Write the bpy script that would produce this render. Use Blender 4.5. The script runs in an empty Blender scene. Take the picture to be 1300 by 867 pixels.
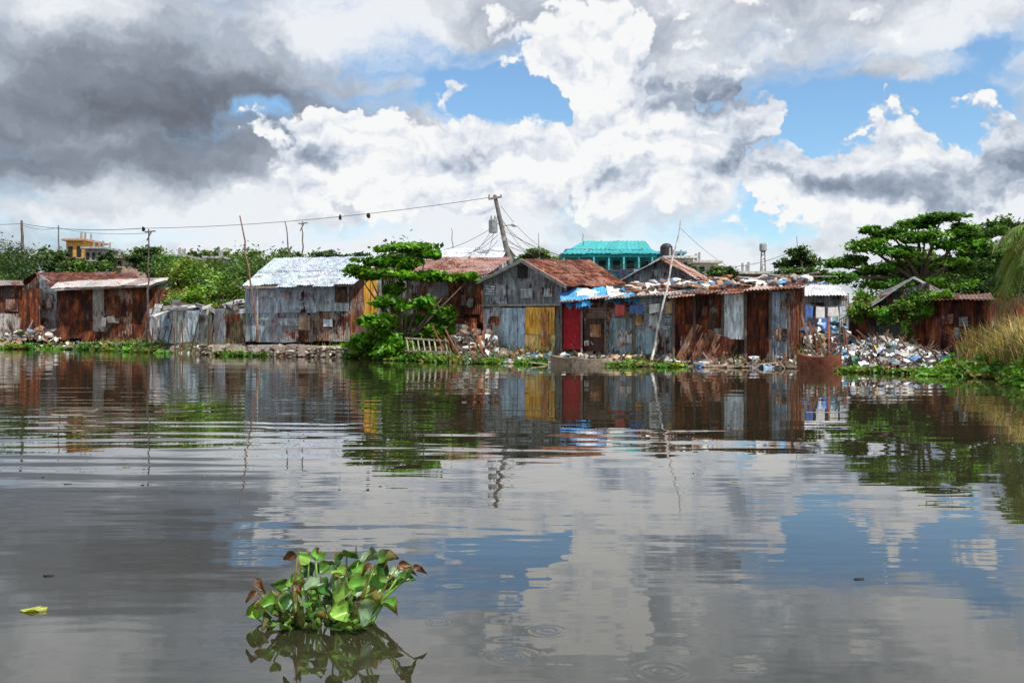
import bpy, math, random
import numpy as np
from mathutils import Vector
random.seed(7); rng=np.random.default_rng(7)
K=1264.0; H=1.3; HY=415.0
S=bpy.context.scene
S.view_settings.view_transform='Standard'; S.view_settings.look='None'; S.view_settings.exposure=0
def P(px,py,D): return Vector(((px-650)/K*D, D, H+(HY-py)/K*D))
R=random.uniform

# ------------------------------------------------------------ materials
def newmat(name):
    m=bpy.data.materials.new(name); m.use_nodes=True
    nt=m.node_tree; nt.nodes.clear()
    out=nt.nodes.new('ShaderNodeOutputMaterial')
    return m,nt,out
class NB:
    def __init__(s,nt): s.nt=nt
    def n(s,t,**k):
        x=s.nt.nodes.new(t)
        for a,b in k.items(): setattr(x,a,b)
        return x
    def put(s,sock,v):
        if isinstance(v,bpy.types.NodeSocket): s.nt.links.new(v,sock)
        elif v is not None: sock.default_value=v
    def m(s,op,a,b=None,c=None,clamp=False):
        x=s.n('ShaderNodeMath',operation=op,use_clamp=clamp)
        s.put(x.inputs[0],a); s.put(x.inputs[1],b)
        if c is not None: s.put(x.inputs[2],c)
        return x.outputs[0]
    def vm(s,op,a,b=None,c=None):
        x=s.n('ShaderNodeVectorMath',operation=op)
        s.put(x.inputs[0],a)
        if b is not None: s.put(x.inputs[1],b)
        if c is not None: s.put(x.inputs[2],c)
        return x.outputs['Value'] if op=='LENGTH' else x.outputs[0]
    def noise(s,vec,scale,detail=3,rough=.5,col=False,dist=0,dim='3D'):
        x=s.n('ShaderNodeTexNoise',noise_dimensions=dim); s.put(x.inputs['Vector'],vec)
        x.inputs['Scale'].default_value=scale; x.inputs['Detail'].default_value=detail
        x.inputs['Roughness'].default_value=rough; x.inputs['Distortion'].default_value=dist
        return x.outputs['Color' if col else 'Fac']
    def mr(s,v,a,b,c=0.,d=1.,smooth=False):
        x=s.n('ShaderNodeMapRange',interpolation_type='SMOOTHSTEP' if smooth else 'LINEAR')
        for i,q in enumerate((v,a,b,c,d)): s.put(x.inputs[i],q)
        return x.outputs[0]
    def mix(s,f,a,b,mode='MIX'):
        x=s.n('ShaderNodeMix',data_type='RGBA',blend_type=mode)
        s.put(x.inputs[0],f); s.put(x.inputs[6],a); s.put(x.inputs[7],b)
        return x.outputs[2]
    def ramp(s,f,stops):
        x=s.n('ShaderNodeValToRGB'); s.put(x.inputs[0],f); e=x.color_ramp.elements
        while len(e)<len(stops): e.new(.5)
        for i,(p,c) in enumerate(stops): e[i].position=p; e[i].color=(*c,1)
        return x.outputs[0]
def principled(b,out,col,rough=.8,metal=0.,spec=.4,normal=None):
    p=b.n('ShaderNodeBsdfPrincipled')
    b.put(p.inputs['Base Color'],col); b.put(p.inputs['Roughness'],rough); b.put(p.inputs['Metallic'],metal)
    b.put(p.inputs['Specular IOR Level'],spec)
    if normal is not None: b.put(p.inputs['Normal'],normal)
    if out is not None: b.nt.links.new(p.outputs[0],out.inputs[0])
    return p
def bump(b,h,strength=1,dist=.01):
    x=b.n('ShaderNodeBump'); b.put(x.inputs['Height'],h); x.inputs['Strength'].default_value=strength; x.inputs['Distance'].default_value=dist
    return x.outputs[0]

def mk_metal():
    m,nt,out=newmat('weathered_zinc'); b=NB(nt)
    at=b.n('ShaderNodeAttribute',attribute_name='col')
    tc=b.n('ShaderNodeTexCoord').outputs['Object']
    off=b.vm('MULTIPLY_ADD',at.outputs['Color'],(37.,53.,71.),tc)
    st=b.vm('MULTIPLY',off,(1.,1.,.22))
    n1=b.noise(st,5.5,4,.65); n2=b.noise(off,1.3,4,.6); n3=b.noise(st,16,3,.7)
    n=b.m('ADD',b.m('MULTIPLY',n1,.38),b.m('ADD',b.m('MULTIPLY',n2,.44),b.m('MULTIPLY',n3,.18)))
    thr=b.m('SUBTRACT',.635,b.m('MULTIPLY',at.outputs['Alpha'],.25))
    mask=b.mr(n,b.m('SUBTRACT',thr,.035),b.m('ADD',thr,.035),smooth=True)
    rn=b.noise(b.vm('MULTIPLY',off,(1.,1.,.40)),2.6,5,.70)
    rc=b.ramp(rn,[(.34,(.016,.007,.006)),(.46,(.06,.017,.011)),(.55,(.17,.042,.015)),(.64,(.36,.11,.03)),(.76,(.46,.25,.14))])
    shade=b.mr(n1,.32,.70,.4,1.6)
    bc=b.vm('MULTIPLY',at.outputs['Color'],shade)
    drt=b.mr(n3,.48,.7,0,.6,True)
    bc=b.mix(drt,bc,(.05,.04,.035,1))
    pale=b.mr(b.noise(off,2.2,4,.65),.55,.70,0,.45,True)
    bc=b.mix(pale,bc,(.62,.67,.72,1))
    col=b.mix(mask,bc,rc)
    col=b.mix(b.m('MULTIPLY',b.mr(n2,.52,.68,0,.8,True),b.mr(n3,.4,.6,0,1,True)),col,(.018,.014,.012,1))
    rg=b.mr(mask,0,1,.45,.85); me=b.mr(mask,0,1,.2,0)
    principled(b,out,col,rg,me,.35,bump(b,n3,.5,.02))
    return m
def mk_generic(name='aged_surface',sc=6,var=.45,rough=.8,bs=.01):
    m,nt,out=newmat(name); b=NB(nt)
    at=b.n('ShaderNodeAttribute',attribute_name='col')
    tc=b.n('ShaderNodeTexCoord').outputs['Object']
    n1=b.noise(tc,sc,4,.65); n2=b.noise(b.vm('MULTIPLY',tc,(1,1,.2)),sc*3,3,.6)
    f=b.m('MULTIPLY',b.mr(n1,.3,.7,1-var,1+var),b.mr(n2,.3,.7,.75,1.25))
    col=b.vm('MULTIPLY',at.outputs['Color'],f)
    principled(b,out,col,rough,0,.3,bump(b,n1,.6,bs))
    return m
def mk_leaf(name,trans=.3,rough=.5,sc=1.5,lo=.65,hi=1.35):
    m,nt,out=newmat(name); b=NB(nt)
    at=b.n('ShaderNodeAttribute',attribute_name='col')
    tc=b.n('ShaderNodeTexCoord').outputs['Object']
    n1=b.noise(tc,sc,2,.6)
    col=b.vm('MULTIPLY',at.outputs['Color'],b.mr(n1,.3,.7,lo,hi))
    if sc>5:
        sp_=b.mr(b.noise(tc,60,3,.7),.60,.72,0,.7,True); col=b.mix(sp_,col,(.14,.10,.03,1))
    p=principled(b,None,col,rough,0,.35)
    t=b.n('ShaderNodeBsdfTranslucent'); b.put(t.inputs[0],b.vm('MULTIPLY',col,(1.6,1.5,.5)))
    mx=b.n('ShaderNodeMixShader'); mx.inputs[0].default_value=trans
    nt.links.new(p.outputs[0],mx.inputs[1]); nt.links.new(t.outputs[0],mx.inputs[2]); nt.links.new(mx.outputs[0],out.inputs[0])
    return m
METAL=mk_metal(); GEN=mk_generic(); LEAF=mk_leaf('foliage',.28); LEAFN=mk_leaf('hyacinth_leaf',.18,.32,14,.45,1.45)
PLAST=mk_generic('plastic_litter',9,.3,.45)

# ------------------------------------------------------------ mesh builder
class MB:
    def __init__(s): s.v=[]; s.f=[]; s.c=[]
    def add(s,vs,fs,col):
        o=len(s.v); s.v+= [tuple(q) for q in vs]; s.f+=[tuple(i+o for i in f) for f in fs]
        c=(*col[:3],col[3] if len(col)>3 else 0.); s.c+=[c]*len(vs)
    def beam(s,a,b,w,h,col):
        a=Vector(a); b=Vector(b); d=(b-a).normalized()
        up=Vector((0,0,1)) if abs(d.z)<.9 else Vector((0,1,0))
        x=d.cross(up).normalized()*w/2; y=x.cross(d).normalized()*h/2
        vs=[a-x-y,a+x-y,a+x+y,a-x+y,b-x-y,b+x-y,b+x+y,b-x+y]
        s.add(vs,[(0,1,2,3),(7,6,5,4),(0,4,5,1),(1,5,6,2),(2,6,7,3),(3,7,4,0)],col)
    def box(s,c,sx,sy,sz,col,rot=0,j=0,tilt=0):
        vs=[]
        cr,sr=math.cos(rot),math.sin(rot)
        for z in(-1,1):
            for x,y in((-1,-1),(1,-1),(1,1),(-1,1)):
                X=x*sx/2*(1+R(-j,j)); Y=y*sy/2*(1+R(-j,j)); Z=z*sz/2*(1+R(-j,j))+X*tilt
                vs.append((c[0]+X*cr-Y*sr,c[1]+X*sr+Y*cr,c[2]+Z))
        s.add(vs,[(3,2,1,0),(4,5,6,7),(0,1,5,4),(1,2,6,5),(2,3,7,6),(3,0,4,7)],col)
    def tube(s,pts,rad,sides,col,cap=True):
        pts=[Vector(p) for p in pts]; n=len(pts)
        if not hasattr(rad,'__len__'): rad=[rad]*n
        vs=[];fs=[]
        for i,p in enumerate(pts):
            d=(pts[min(i+1,n-1)]-pts[max(i-1,0)]).normalized()
            up=Vector((0,0,1)) if abs(d.z)<.9 else Vector((0,1,0))
            x=d.cross(up).normalized(); y=x.cross(d).normalized()
            for k in range(sides):
                a=2*math.pi*k/sides; vs.append(p+(x*math.cos(a)+y*math.sin(a))*rad[i])
        for i in range(n-1):
            for k in range(sides):
                k2=(k+1)%sides; fs.append((i*sides+k,i*sides+k2,(i+1)*sides+k2,(i+1)*sides+k))
        if cap: fs.append(tuple(range(sides))[::-1]); fs.append(tuple((n-1)*sides+k for k in range(sides)))
        s.add(vs,fs,col)
    def blob(s,c,r,col,j=.35,fl=1.):
        t=1.618; base=[(-1,t,0),(1,t,0),(-1,-t,0),(1,-t,0),(0,-1,t),(0,1,t),(0,-1,-t),(0,1,-t),(t,0,-1),(t,0,1),(-t,0,-1),(-t,0,1)]
        fs=[(0,11,5),(0,5,1),(0,1,7),(0,7,10),(0,10,11),(1,5,9),(5,11,4),(11,10,2),(10,7,6),(7,1,8),(3,9,4),(3,4,2),(3,2,6),(3,6,8),(3,8,9),(4,9,5),(2,4,11),(6,2,10),(8,6,7),(9,8,1)]
        q=R(0,6.3); cq,sq=math.cos(q),math.sin(q); sx=R(.7,1.4)
        vs=[]
        for x,y,z in base:
            k=r/1.9*(1+R(-j,j)); x*=k*sx; y*=k; z*=k*fl
            vs.append((c[0]+x*cq-y*sq,c[1]+x*sq+y*cq,c[2]+z))
        s.add(vs,fs,col)
    def build(s,name,mat,parent=None,smooth=False):
        me=bpy.data.meshes.new(name); me.from_pydata(s.v,[],s.f)
        a=me.color_attributes.new('col','FLOAT_COLOR','POINT')
        a.data.foreach_set('color',np.array(s.c,dtype=np.float32).ravel())
        me.materials.append(mat)
        if smooth: me.polygons.foreach_set('use_smooth',[True]*len(me.polygons))
        o=bpy.data.objects.new(name,me); S.collection.objects.link(o)
        if parent: o.parent=parent
        return o
def empty(name):
    o=bpy.data.objects.new(name,None); S.collection.objects.link(o); return o

def sheet(mb,bl,br,tl,tr,col,rust,orient='v',pitch=.1,amp=.016,dent=.02,off=0.):
    bl,br,tl,tr=map(Vector,(bl,br,tl,tr))
    w=((br-bl).length+(tr-tl).length)/2; h=((tl-bl).length+(tr-br).length)/2
    nrm=(br-bl).cross(tl-bl)
    if nrm.length<1e-9: nrm=(tr-bl).cross(tl-bl)
    nrm.normalize()
    nu=max(2,int(w/pitch*4)) if orient=='v' else 4
    nv=max(2,int(h/pitch*4)) if orient=='h' else 4
    ph=R(0,6); vs=[]; fs=[]
    dn=[[R(-dent,dent) for _ in range(5)] for _ in range(5)]
    for j in range(nv+1):
        v=j/nv
        for i in range(nu+1):
            u=i/nu
            p=(bl*(1-u)+br*u)*(1-v)+(tl*(1-u)+tr*u)*v
            d=amp*math.sin(2*math.pi*((u*w) if orient=='v' else (v*h))/pitch+ph)
            gu=u*3.999; gv=v*3.999; a=int(gu); c=int(gv); fu=gu-a; fv=gv-c
            d+=(dn[a][c]*(1-fu)+dn[min(a+1,4)][c]*fu)*(1-fv)+(dn[a][min(c+1,4)]*(1-fu)+dn[min(a+1,4)][min(c+1,4)]*fu)*fv
            vs.append(p+nrm*(d+off))
    for j in range(nv):
        for i in range(nu):
            q=j*(nu+1)+i; fs.append((q,q+1,q+nu+2,q+nu+1))
    mb.add(vs,fs,(*col,rust))
def jc(c,a=.15):
    k=1+R(-a,a); return tuple(max(0.004,x*k*(1+R(-.05,.05))) for x in c)
def roof(mb,el,er,rl,rr,col,rust,pitch=.12,colv=.25,rv=.2,rows=1,mw=.85):
    el,er,rl,rr=map(Vector,(el,er,rl,rr)); w=(er-el).length; n=max(1,round(w/mw))
    for r_ in range(rows):
        v0=r_/rows-(.04 if r_ else 0); v1=(r_+1)/rows
        for i in range(n):
            a=i/n; b=(i+1)/n+.015
            q=lambda u,v:(el*(1-u)+er*u)*(1-v)+(rl*(1-u)+rr*u)*v
            ex=R(-.07,.04)
            sheet(mb,q(a,v0+ex*(r_==0)),q(b,v0+ex*(r_==0)+R(-.01,.01)),q(a,v1),q(b,v1),jc(col,colv),min(1,max(0,rust+R(-rv,rv))),'v',pitch,.02,.025,off=.014*(i%2)+.02*r_)
class Wall:
    def __init__(s,pxa,Da,pxb,Db):
        s.A=Vector(((pxa-650)/K*Da,Da)); s.B=Vector(((pxb-650)/K*Db,Db))
        d=(s.B-s.A).normalized(); s.n=Vector((d.y,-d.x,0))
    def p(s,px,py,off=0):
        k=(px-650)/K; A,B=s.A,s.B
        t=(k*A.y-A.x)/((B.x-A.x)-k*(B.y-A.y)); q=A+(B-A)*t
        return Vector((q.x,q.y,H+(HY-py)/K*q.y))+s.n*off
def panel(mb,W,x0,x1,yt,yb,col,rust=.3,orient='v',off=0,mw=.8,mh=.75,cv=.15,rv=.12,pitch=.1,gap=True,amp=.016):
    if not hasattr(yt,'__len__'): yt=(yt,yt)
    if not hasattr(yb,'__len__'): yb=(yb,yb)
    bl=W.p(x0,yb[0],off);br=W.p(x1,yb[1],off);tl=W.p(x0,yt[0],off);tr=W.p(x1,yt[1],off)
    w=(br-bl).length; h=((tl-bl).length+(tr-br).length)/2
    nx=max(1,round(w/mw)) if orient=='v' else max(1,round(w/2.0)); ny=1 if orient=='v' else max(1,round(h/mh))
    for i in range(nx):
        for j in range(ny):
            a=i/nx; b=(i+1)/nx+(.02 if i<nx-1 else 0); c=j/ny; d=(j+1)/ny+(.03 if j<ny-1 else 0)
            q=lambda u,v:(bl*(1-u)+br*u)*(1-v)+(tl*(1-u)+tr*u)*v
            jb=R(-.03,.03) if j==0 else 0
            sheet(mb,q(a+R(-.01,.01),c+jb),q(b+R(-.01,.01),c+jb+R(-.015,.015)),q(a,d),q(b,d),jc(col,cv),min(1,max(0,rust+R(-rv,rv))),orient,pitch,amp,.02,off=R(0,.035))
PC=[(.45,.52,.58),(.62,.66,.68),(.30,.36,.42),(.20,.14,.11),(.36,.24,.18),(.10,.10,.11),(.55,.52,.46),(.18,.32,.42),(.42,.14,.09),(.26,.29,.30),(.60,.42,.20)]
def patches(mb,W,x0,x1,y0,y1,n,pal=PC,smin=7,smax=20):
    for i in range(n):
        w_=R(smin,smax); h_=R(smin,smax*1.3); x=R(x0,max(x0+1,x1-w_)); y=R(y0,max(y0+1,y1-h_)); o=R(.07,.13)
        d=R(-1.5,1.5); e_=R(-1.2,1.2)
        sheet(mb,W.p(x,y+h_,o),W.p(x+w_,y+h_+e_,o),W.p(x+d,y,o),W.p(x+w_+d,y+e_,o),jc(random.choice(pal),.3),R(.05,.7),random.choice('vh'),.1,random.choice([.003,.014]),.02)
def side(mb,a,b,ztA,ztB,zb,col,rust):
    a=Vector(a);b=Vector(b)
    n=max(1,round((b-a).length/.8))
    for i in range(n):
        u=i/n; v=(i+1)/n
        p=a.lerp(b,u);q=a.lerp(b,v)
        sheet(mb,(p.x,p.y,zb),(q.x,q.y,zb),(p.x,p.y,ztA+(ztB-ztA)*u),(q.x,q.y,ztA+(ztB-ztA)*v),jc(col,.2),min(1,max(0,rust+R(-.2,.2))))

ZN=(.27,.33,.39); ZL=(.46,.53,.60); ZW=(.68,.72,.75); RU=(.17,.10,.08); YE=(.78,.42,.05); RD=(.32,.012,.02); WD=(.12,.075,.05)

# ------------------------------------------------------------ camera, sun, world
cam=bpy.data.cameras.new('camera'); co=bpy.data.objects.new('camera',cam); S.collection.objects.link(co)
co.location=(0,0,H); co.rotation_euler=(math.radians(90),0,0); cam.lens=35; cam.sensor_width=36
cam.shift_y=-18.5/1300; cam.clip_start=.05; cam.clip_end=9000; S.camera=co
sv=Vector((.45,-.48,1.12)).normalized()
sun=bpy.data.lights.new('sun','SUN'); sun.energy=5.0; sun.angle=math.radians(.5); sun.color=(1,.95,.87)
so=bpy.data.objects.new('sun',sun); S.collection.objects.link(so); so.rotation_euler=(-sv).to_track_quat('-Z','Y').to_euler()
w=bpy.data.worlds.new('World'); S.world=w; w.use_nodes=True; nt=w.node_tree; nt.nodes.clear(); b=NB(nt)
try: w.cycles.sampling_method='NONE'
except Exception as ex: print(ex)
def ang(px,py):
    u=(px-650)/K; v=(HY-py)/K; return math.atan(u),math.atan(v/math.sqrt(1+u*u))
def blobs(b,vec,lst,base):
    acc=base
    for px,py,rx,ry,A in lst:
        a,e=ang(px,py); sx=K/rx*.75; sy=K/ry*.75
        l=b.vm('LENGTH',b.vm('MULTIPLY_ADD',vec,(sx,sy,0.),(-a*sx,-e*sy,0.)))
        acc=b.m('ADD',b.mr(l,0.,1.35,A,0.,True),acc)
    return acc
CUM=[(405,180,65,42,1.1),(455,150,45,28,.6),(520,195,110,55,.9),(588,112,36,30,1.0),(480,255,180,50,.5),(660,225,150,60,.9),(715,85,75,80,1.0),(800,60,120,55,.8),(820,170,150,80,.9),(945,170,90,60,.8),(900,250,140,50,.4),
     (1080,230,100,40,.9),(1150,150,50,40,.7),(1215,210,80,40,.9),(1160,265,150,40,.8),(1300,150,35,60,.9),(250,262,200,30,.4),(1050,20,130,28,.5),(540,95,110,30,-.5),(640,132,60,24,-.8),(1200,20,90,18,.4)]
dirv=b.n('ShaderNodeTexCoord').outputs['Generated']
sp=b.n('ShaderNodeSeparateXYZ'); b.put(sp.inputs[0],dirv)
az=b.m('ARCTAN2',sp.outputs[0],sp.outputs[1])
rr=b.m('SQRT',b.m('ADD',b.m('MULTIPLY',sp.outputs[0],sp.outputs[0]),b.m('MULTIPLY',sp.outputs[1],sp.outputs[1])))
el=b.m('ARCTAN2',sp.outputs[2],rr)
cb=b.n('ShaderNodeCombineXYZ'); b.put(cb.inputs[0],az); b.put(cb.inputs[1],el); pv=cb.outputs[0]
wn=b.vm('SUBTRACT',b.noise(pv,8,5,.64,col=True,dim='2D'),(.5,.5,.5))
wv=b.vm('MULTIPLY_ADD',wn,(.15,.085,0.),pv)
B=blobs(b,wv,CUM,-.45)
def billow(vec):
    v2=b.vm('MULTIPLY',vec,(1.,1.4,1.))
    n1=b.noise(v2,10,6,.62,dim='2D')
    vo=b.n('ShaderNodeTexVoronoi',feature='F1',voronoi_dimensions='2D'); b.put(vo.inputs['Vector'],b.vm('MULTIPLY_ADD',wn,(.12,.12,0.),v2)); vo.inputs['Scale'].default_value=19; vo.inputs['Detail'].default_value=2; vo.inputs['Roughness'].default_value=.6
    return b.m('ADD',b.m('MULTIPLY',b.m('SUBTRACT',n1,.5),1.45),b.m('MULTIPLY',b.m('SUBTRACT',.42,vo.outputs['Distance']),.6))
N0=billow(pv); N1=billow(b.vm('ADD',pv,(-.003,.013,0.)))
D0=b.m('ADD',B,N0)
mask2=b.mr(D0,-.05,.17,0,1,True)
emb=b.m('SUBTRACT',N0,N1)
low=b.noise(b.vm('MULTIPLY',pv,(1.,1.8,1.)),6,3,.5,dim='2D')
GD=[(870,105,75,30,.60),(955,122,55,24,.42),(775,217,38,13,.45),(410,207,50,16,.30),(860,240,90,25,.14),(1110,245,90,20,.30),(1290,185,50,40,.38),(560,250,100,30,.14),(1130,180,60,15,.18),(680,150,60,14,.18),(960,215,50,20,.15),(620,200,60,20,.10)]
wv0=b.vm('MULTIPLY_ADD',wn,(.15,.07,0.),pv)
gd=blobs(b,wv0,GD,0.)
sh=b.m('ADD',b.m('MULTIPLY',emb,.60),.90)
sh=b.m('SUBTRACT',sh,b.m('MULTIPLY',b.mr(low,.45,.70,0,1,True),.30))
sh=b.m('SUBTRACT',sh,gd)
ccol=b.ramp(sh,[(.15,(.24,.29,.37)),(.42,(.44,.50,.60)),(.64,(.74,.79,.87)),(.88,(1.0,1.0,1.0))])
HOLES=[(550,95,150,42,-.95),(645,130,90,34,-1.0),(345,135,20,12,-.5),(1090,125,140,50,-1.0),(1060,190,80,50,-.8),(1265,80,70,45,-.9),(1230,150,60,40,-.7),(985,215,50,60,-.9),(960,285,110,30,-.5),(240,300,250,18,-.35),(1180,85,90,12,.5),(1270,95,50,10,.5),(480,105,60,8,.4),(600,75,60,10,.35)]
B1=blobs(b,wv0,HOLES,.66)
n4=b.noise(b.vm('MULTIPLY',wv0,(1.,2.3,1.)),6,5,.62,dim='2D')
d1=b.m('ADD',B1,b.m('MULTIPLY',b.m('SUBTRACT',n4,.5),1.5))
mask1=b.mr(d1,-.15,.60,0,1,True)
DARK=[(90,130,340,100,-.44),(250,95,150,50,-.12),(20,60,250,90,-.04),(230,175,130,30,-.20),(100,215,240,25,-.15),(700,290,500,50,.22),(650,10,300,40,-.06),(330,45,170,45,.10),(480,30,120,50,.16),(60,15,100,22,.2),(150,255,220,25,.12)]
b1=blobs(b,wv0,DARK,.82)
b1=b.m('ADD',b1,b.m('MULTIPLY',b.m('SUBTRACT',b.noise(b.vm('MULTIPLY',wv0,(1.,2.2,1.)),5.5,5,.56,dim='2D'),.5),1.0))
b1=b.m('ADD',b1,b.m('MULTIPLY',emb,.14))
scol=b.ramp(b1,[(.1,(.15,.165,.20)),(.4,(.27,.30,.36)),(.65,(.48,.53,.61)),(.95,(.90,.93,.97))])
c12=b.mix(mask2,scol,ccol)
cov=b.m('MAXIMUM',mask1,mask2)
sky=b.n('ShaderNodeTexSky',sky_type='NISHITA',sun_disc=False)
sky.sun_elevation=math.asin(sv.z); sky.sun_rotation=math.atan2(sv.x,sv.y); sky.altitude=0; sky.air_density=1.0; sky.dust_density=.4; sky.ozone_density=2
bg1=b.n('ShaderNodeBackground'); b.put(bg1.inputs[0],b.vm('MULTIPLY',sky.outputs[0],(.82,1.0,1.08))); bg1.inputs[1].default_value=.148
bg2=b.n('ShaderNodeBackground'); b.put(bg2.inputs[0],c12); bg2.inputs[1].default_value=.95
ms=b.n('ShaderNodeMixShader'); b.put(ms.inputs[0],b.m('MULTIPLY',cov,.98)); nt.links.new(bg1.outputs[0],ms.inputs[1]); nt.links.new(bg2.outputs[0],ms.inputs[2])
wo=b.n('ShaderNodeOutputWorld'); nt.links.new(ms.outputs[0],wo.inputs[0])

# ------------------------------------------------------------ water
m,nt,out=newmat('river_water'); b=NB(nt)
pos=b.n('ShaderNodeNewGeometry').outputs['Position']
h1=b.noise(b.vm('MULTIPLY',pos,(.30,1.,1.)),1.15,1,.4,dim='2D')
h2=b.noise(b.vm('MULTIPLY',b.vm('ADD',pos,(13.,5.,0.)),(.34,1.,1.)),3.4,1,.4,dim='2D')
h3=b.noise(b.vm('MULTIPLY',pos,(.55,1.,1.)),.33,1,.5,dim='2D')
h4=b.noise(b.vm('MULTIPLY',b.vm('ADD',pos,(3.,9.,0.)),(.30,1.,1.)),7.5,1,.4,dim='2D')
spx=b.n('ShaderNodeSeparateXYZ'); b.put(spx.inputs[0],pos)
calm=b.mr(b.noise(b.vm('MULTIPLY',pos,(.3,1,1)),.22,1,.5,dim='2D'),.35,.65,.4,1.2,True)
farz=b.mr(spx.outputs[1],14.,34.,1.,.45)
nearf=b.mr(spx.outputs[1],6.,13.,1.,0.,True)
hh=b.m('ADD',b.m('MULTIPLY',h1,.0085),b.m('MULTIPLY',h2,.0017))
hh=b.m('MULTIPLY',hh,b.m('MULTIPLY',calm,farz))
hh=b.m('ADD',hh,b.m('MULTIPLY',b.m('MULTIPLY',h4,nearf),.0007))
hh=b.m('ADD',hh,b.m('MULTIPLY',h3,.010))
dw=b.vm('LENGTH',b.vm('MULTIPLY_ADD',pos,(.30,1.,0.),(2.6,3.5,0.)))
wk=b.m('SINE',b.m('ADD',b.m('MULTIPLY',dw,9.),b.m('MULTIPLY',h1,7.)))
wm=b.m('MULTIPLY',b.mr(spx.outputs[0],2.,-2.5,.2,1,True),b.mr(spx.outputs[1],4.5,8.,.15,1,True))
hh=b.m('ADD',hh,b.m('MULTIPLY',b.m('MULTIPLY',wk,wm),.0007))
for px,py,rad in((695,800,.12),(650,833,.14),(838,852,.15),(556,790,.08)):
    Dd=H*K/(py-HY); cx=(px-650)/K*Dd
    dd=b.vm('LENGTH',b.vm('SUBTRACT',b.vm('MULTIPLY',pos,(1.,1.,0.)),(cx,Dd,0.)))
    ring=b.m('MULTIPLY',b.m('SINE',b.m('MULTIPLY',dd,6.283*3/rad)),b.mr(dd,rad*.3,rad,.0004,0,True))
    hh=b.m('ADD',hh,ring)
bp=b.n('ShaderNodeBump'); b.put(bp.inputs['Height'],hh); bp.inputs['Strength'].default_value=1; bp.inputs['Distance'].default_value=1
mud=b.ramp(b.noise(pos,.5,3,.6),[(.3,(.019,.018,.010)),(.7,(.034,.031,.018))])
p=principled(b,out,mud,.006,0,.5,bp.outputs[0]); p.inputs['IOR'].default_value=1.74
WATER=m
mb=MB()
mb.add([(-3000,-400,0),(3000,-400,0),(3000,3000,0),(-3000,3000,0)],[(0,1,2,3)],(0,0,0)); mb.build('water',WATER)

# ------------------------------------------------------------ ground
SH=[(-3000,110),(-600,78),(0,60),(100,58),(200,51),(300,45.5),(440,41.5),(600,36.5),(700,34.8),(850,33),(1000,31.6),(1070,30.3),(1150,28.6),(1250,26.6),(1290,24),(1340,21.5),(1600,19),(2400,14),(4000,8)]
def shore(px): return float(np.interp(px,[s[0] for s in SH],[s[1] for s in SH]))
def gz(px,D):
    s=D-shore(px)
    z=np.interp(s,[-8,-2,0,.6,2,6,20,60,110,400,3000],[-2,-.5,-.02,.18,.36,.45,.7,2.2,4.5,5,4])
    return float(z)
pxs=np.concatenate([np.linspace(-3000,-200,15),np.linspace(-150,1450,161),np.linspace(1500,4000,14)])
ss=[-8,-4,-2,-1,-.5,-.2,0,.2,.5,.9,1.4,2,3,4.5,6,9,13,20,30,45,60,80,110,150,250,400,800,2000,5000]
vs=[];fs=[]
for px in pxs:
    s0=shore(px)+R(-.25,.25)
    for s in ss:
        D=s0+s; z=gz(px,D-0)+(R(-.06,.06) if s<60 else R(-.3,.3))
        vs.append(((px-650)/K*D,D,z))
ns=len(ss)
for i in range(len(pxs)-1):
    for j in range(ns-1): fs.append((i*ns+j,(i+1)*ns+j,(i+1)*ns+j+1,i*ns+j+1))
m,nt,out=newmat('muddy_ground'); b=NB(nt)
pos=b.n('ShaderNodeNewGeometry').outputs['Position']
n1=b.noise(pos,.7,4,.65); n2=b.noise(pos,7,4,.7)
c=b.ramp(n1,[(.35,(.10,.085,.06)),(.5,(.17,.14,.10)),(.62,(.05,.075,.025)),(.75,(.22,.19,.15))])
c=b.vm('MULTIPLY',c,b.mr(n2,.3,.7,.5,1.5))
principled(b,out,c,.95,0,.2,bump(b,n2,.8,.06))
mb=MB(); mb.add(vs,fs,(0,0,0)); mb.build('ground',m,smooth=True)

# ------------------------------------------------------------ leaves
def leafmesh(name,C,s,col,up=.5,asp=.5,parent=None,mat=None):
    N=len(C); n=rng.normal(size=(N,3)); n[:,2]=np.abs(n[:,2])+up; n/=np.linalg.norm(n,axis=1)[:,None]
    t=np.cross(n,rng.normal(size=(N,3))); t/=np.linalg.norm(t,axis=1)[:,None]; bb=np.cross(n,t)
    s=np.asarray(s)[:,None]*np.ones((N,1))
    V=np.stack([C+t*s,C+bb*s*asp,C-t*s,C-bb*s*asp],1).reshape(-1,3)
    me=bpy.data.meshes.new(name); me.vertices.add(4*N); me.vertices.foreach_set('co',V.astype(np.float32).ravel())
    me.loops.add(4*N); me.loops.foreach_set('vertex_index',np.arange(4*N,dtype=np.int32))
    me.polygons.add(N); me.polygons.foreach_set('loop_start',np.arange(0,4*N,4,dtype=np.int32)); me.polygons.foreach_set('loop_total',np.full(N,4,dtype=np.int32))
    me.update(calc_edges=True)
    a=me.color_attributes.new('col','FLOAT_COLOR','POINT')
    cc=np.concatenate([np.repeat(col,4,axis=0),np.ones((4*N,1))],1); a.data.foreach_set('color',cc.astype(np.float32).ravel())
    me.materials.append(mat or LEAF)
    o=bpy.data.objects.new(name,me); S.collection.objects.link(o)
    if parent: o.parent=parent
    return o
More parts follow.
